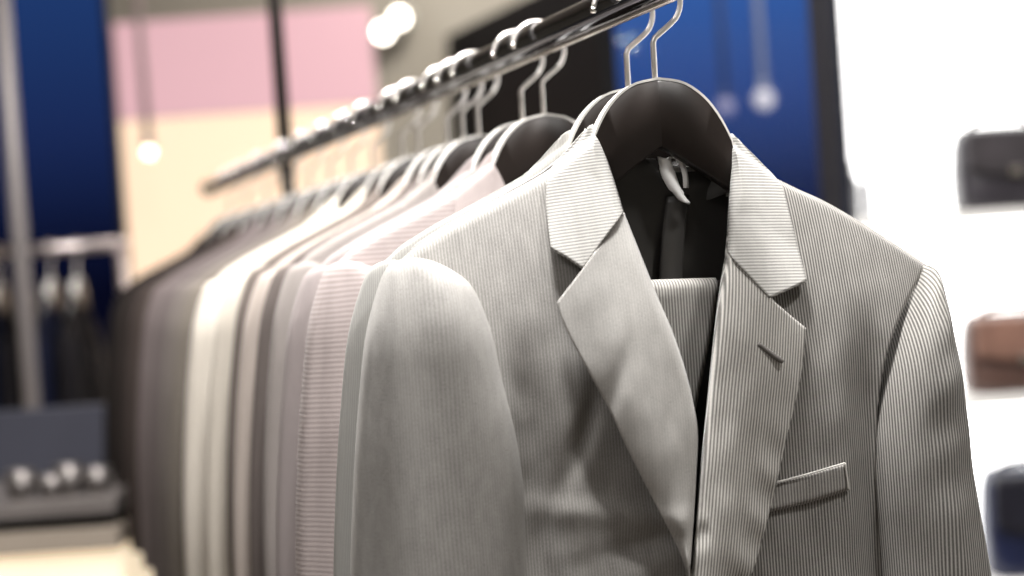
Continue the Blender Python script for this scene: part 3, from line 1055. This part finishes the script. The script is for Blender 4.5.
navy = tone('navy wool', (0.004, 0.006, 0.022)); blk = tone('blackish wool', (0.006, 0.005, 0.007)); brn = tone('dusk brown wool', (0.02, 0.013, 0.011))
zz = za - RAILZ
for k, (fx, m, lab) in enumerate(((0.16, brn, 'dark brown jacket on the far steel rack'), (0.30, navy, 'navy jacket on the far steel rack, beside the dark brown one'),
                                  (0.44, blk, 'black jacket in the middle of the far steel rack'), (0.58, navy, 'navy jacket right of the black one on the far steel rack'),
                                  (0.72, blk, 'black jacket at the right of the far steel rack'))):
    x = xr0 + (xr1 - xr0) * fx
    j = copy_tree(jacket); j.location = (x, YL, zz); j.scale = (1, 0.5, 1)
    j.rotation_euler.z = math.radians(90 + 6)
    recolour(j, m, m); j['label'] = lab; j['group'] = 'dark jackets on the far steel rack'
    h = copy_tree(hang); h.location = (x, YL, zz); h.rotation_euler.z = j.rotation_euler.z
    h['label'] = 'wooden hanger of the ' + lab.split(',')[0]; h['group'] = 'hangers on the far steel rack'

# counter
YC = 2.75
xc1 = aty(114, 480, YC).x; xc0 = xc1 - 1.3
zc = aty(60, 500, YC).z
M_slate = noisy(mat('blue grey slate', (0.045, 0.047, 0.065), 0.5), 5, 0.15)
M_top = noisy(mat('grey stone top', (0.15, 0.135, 0.13), 0.3), 6, 0.15)
M_beige = noisy(mat('beige drawer front', (0.34, 0.29, 0.24), 0.5), 5, 0.1)
M_strip = mat('lit cream base panel', (0.8, 0.7, 0.55), 0.5, emis=(1.0, 0.82, 0.58), es=0.85)
ct = empty('display_counter', ((xc0 + xc1) / 2, YC + 0.3, 0))
zup = aty(60, 408, YC + 0.38).z
wl_(box('upstand', (xc0, YC + 0.38, zc), (xc1, YC + 0.43, zup), M_slate, bev=0.004), ct)
z1_, z2_ = aty(60, 517, YC).z, aty(60, 530, YC).z
z3_ = aty(60, 553, YC).z
wl_(box('counter_top', (xc0, YC - 0.01, z1_), (xc1, YC + 0.38, zc), M_top, bev=0.004), ct)
wl_(box('recess', (xc0, YC + 0.03, z2_), (xc1 - 0.01, YC + 0.38, z1_), M_black), ct)
wl_(box('drawer_front', (xc0, YC, z3_), (xc1, YC + 0.38, z2_), M_beige, bev=0.003), ct)
wl_(box('lit_panel', (xc0, YC + 0.02, 0.25), (xc1 - 0.004, YC + 0.36, z3_ - 0.012), M_strip), ct)
wl_(box('plinth', (xc0, YC + 0.03, 0.0), (xc1 - 0.01, YC + 0.36, 0.25), M_black), ct)
tag(ct, 'low display counter with grey top and glowing cream base, lower left', 'counter')
M_tum = mat('satin pewter', (0.20, 0.185, 0.18), 0.5, 1.0)
for px, h, lab in ((22, 0.055, 'pewter cup leftmost on the grey counter top'), (52, 0.042, 'low pewter cup second from left on the counter'),
                   (70, 0.06, 'tallest pewter cup, third on the counter'), (98, 0.05, 'pewter cup rightmost on the grey counter top')):
    p = aty(px, 495, YC + 0.07)
    e_ = empty('cup', (p.x, YC + 0.07, zc))
    lathe('cup_body', [(0.0005, 0.001), (0.022, 0.001), (0.026, h * 0.2), (0.030, h), (0.028, h), (0.024, h * 0.22), (0.0005, h * 0.15)], M_tum, e_)
    tag(e_, lab, 'cup', 'pewter cups on the counter')

# ------------------------------------------------------------------ lamps of the shop and an added fill
M_fix = mat('ceiling spotlight trim', (0.8, 0.8, 0.8), 0.4)


def ceiling_spot(x, y, power, size, target, color, label, spread=180):
    e_ = empty('ceiling_light', (x, y, Z1))
    wl_(lathe('trim_ring', [(size * 0.52, 0.0), (size * 0.60, 0.0), (size * 0.60, -0.02), (size * 0.52, -0.02), (size * 0.52, 0.0)], M_fix, None, 32, (x, y, Z1)), e_)
    l = bpy.data.lights.new('lamp', 'AREA'); l.shape = 'DISK'; l.size = size; l.energy = power; l.color = color
    l.spread = math.radians(spread)
    lo_ = bpy.data.objects.new('lamp', l); COL.objects.link(lo_)
    lo_.location = (x, y, Z1 - 0.03)
    d = Vector(target) - Vector(lo_.location)
    lo_.rotation_euler = d.to_track_quat('-Z', 'Y').to_euler()
    wl_(lo_, e_)
    tag(e_, label, 'ceiling light', 'round ceiling lights')


tgt = O1 + Vector((0, 0, -0.2))
ceiling_spot(0.95, 0.60, 26, 0.20, tgt, (1.0, 0.97, 0.94), 'round ceiling light in front of the rack, to its right')
ceiling_spot(-0.9, 0.0, 15, 0.6, tgt, (1.0, 0.96, 0.95), 'round fill light added left of the camera')  # unseen lamp added as soft fill on the jacket's front
m0 = O1 + rd * 0.9
ceiling_spot(-0.45, 2.0, 56, 0.35, (m0.x - 0.1, m0.y, 1.3), (1.0, 0.96, 0.92), 'round ceiling light over the middle of the row')
ceiling_spot(0.02, 1.08, 76, 0.3, (0.08, 1.22, 1.3), (1.0, 0.975, 0.95), 'round ceiling light over the front jacket')
ceiling_spot(0.0, 4.2, 26, 0.4, (0.0, 4.9, 1.6), (1.0, 0.93, 0.84), 'round ceiling light near the back wall')
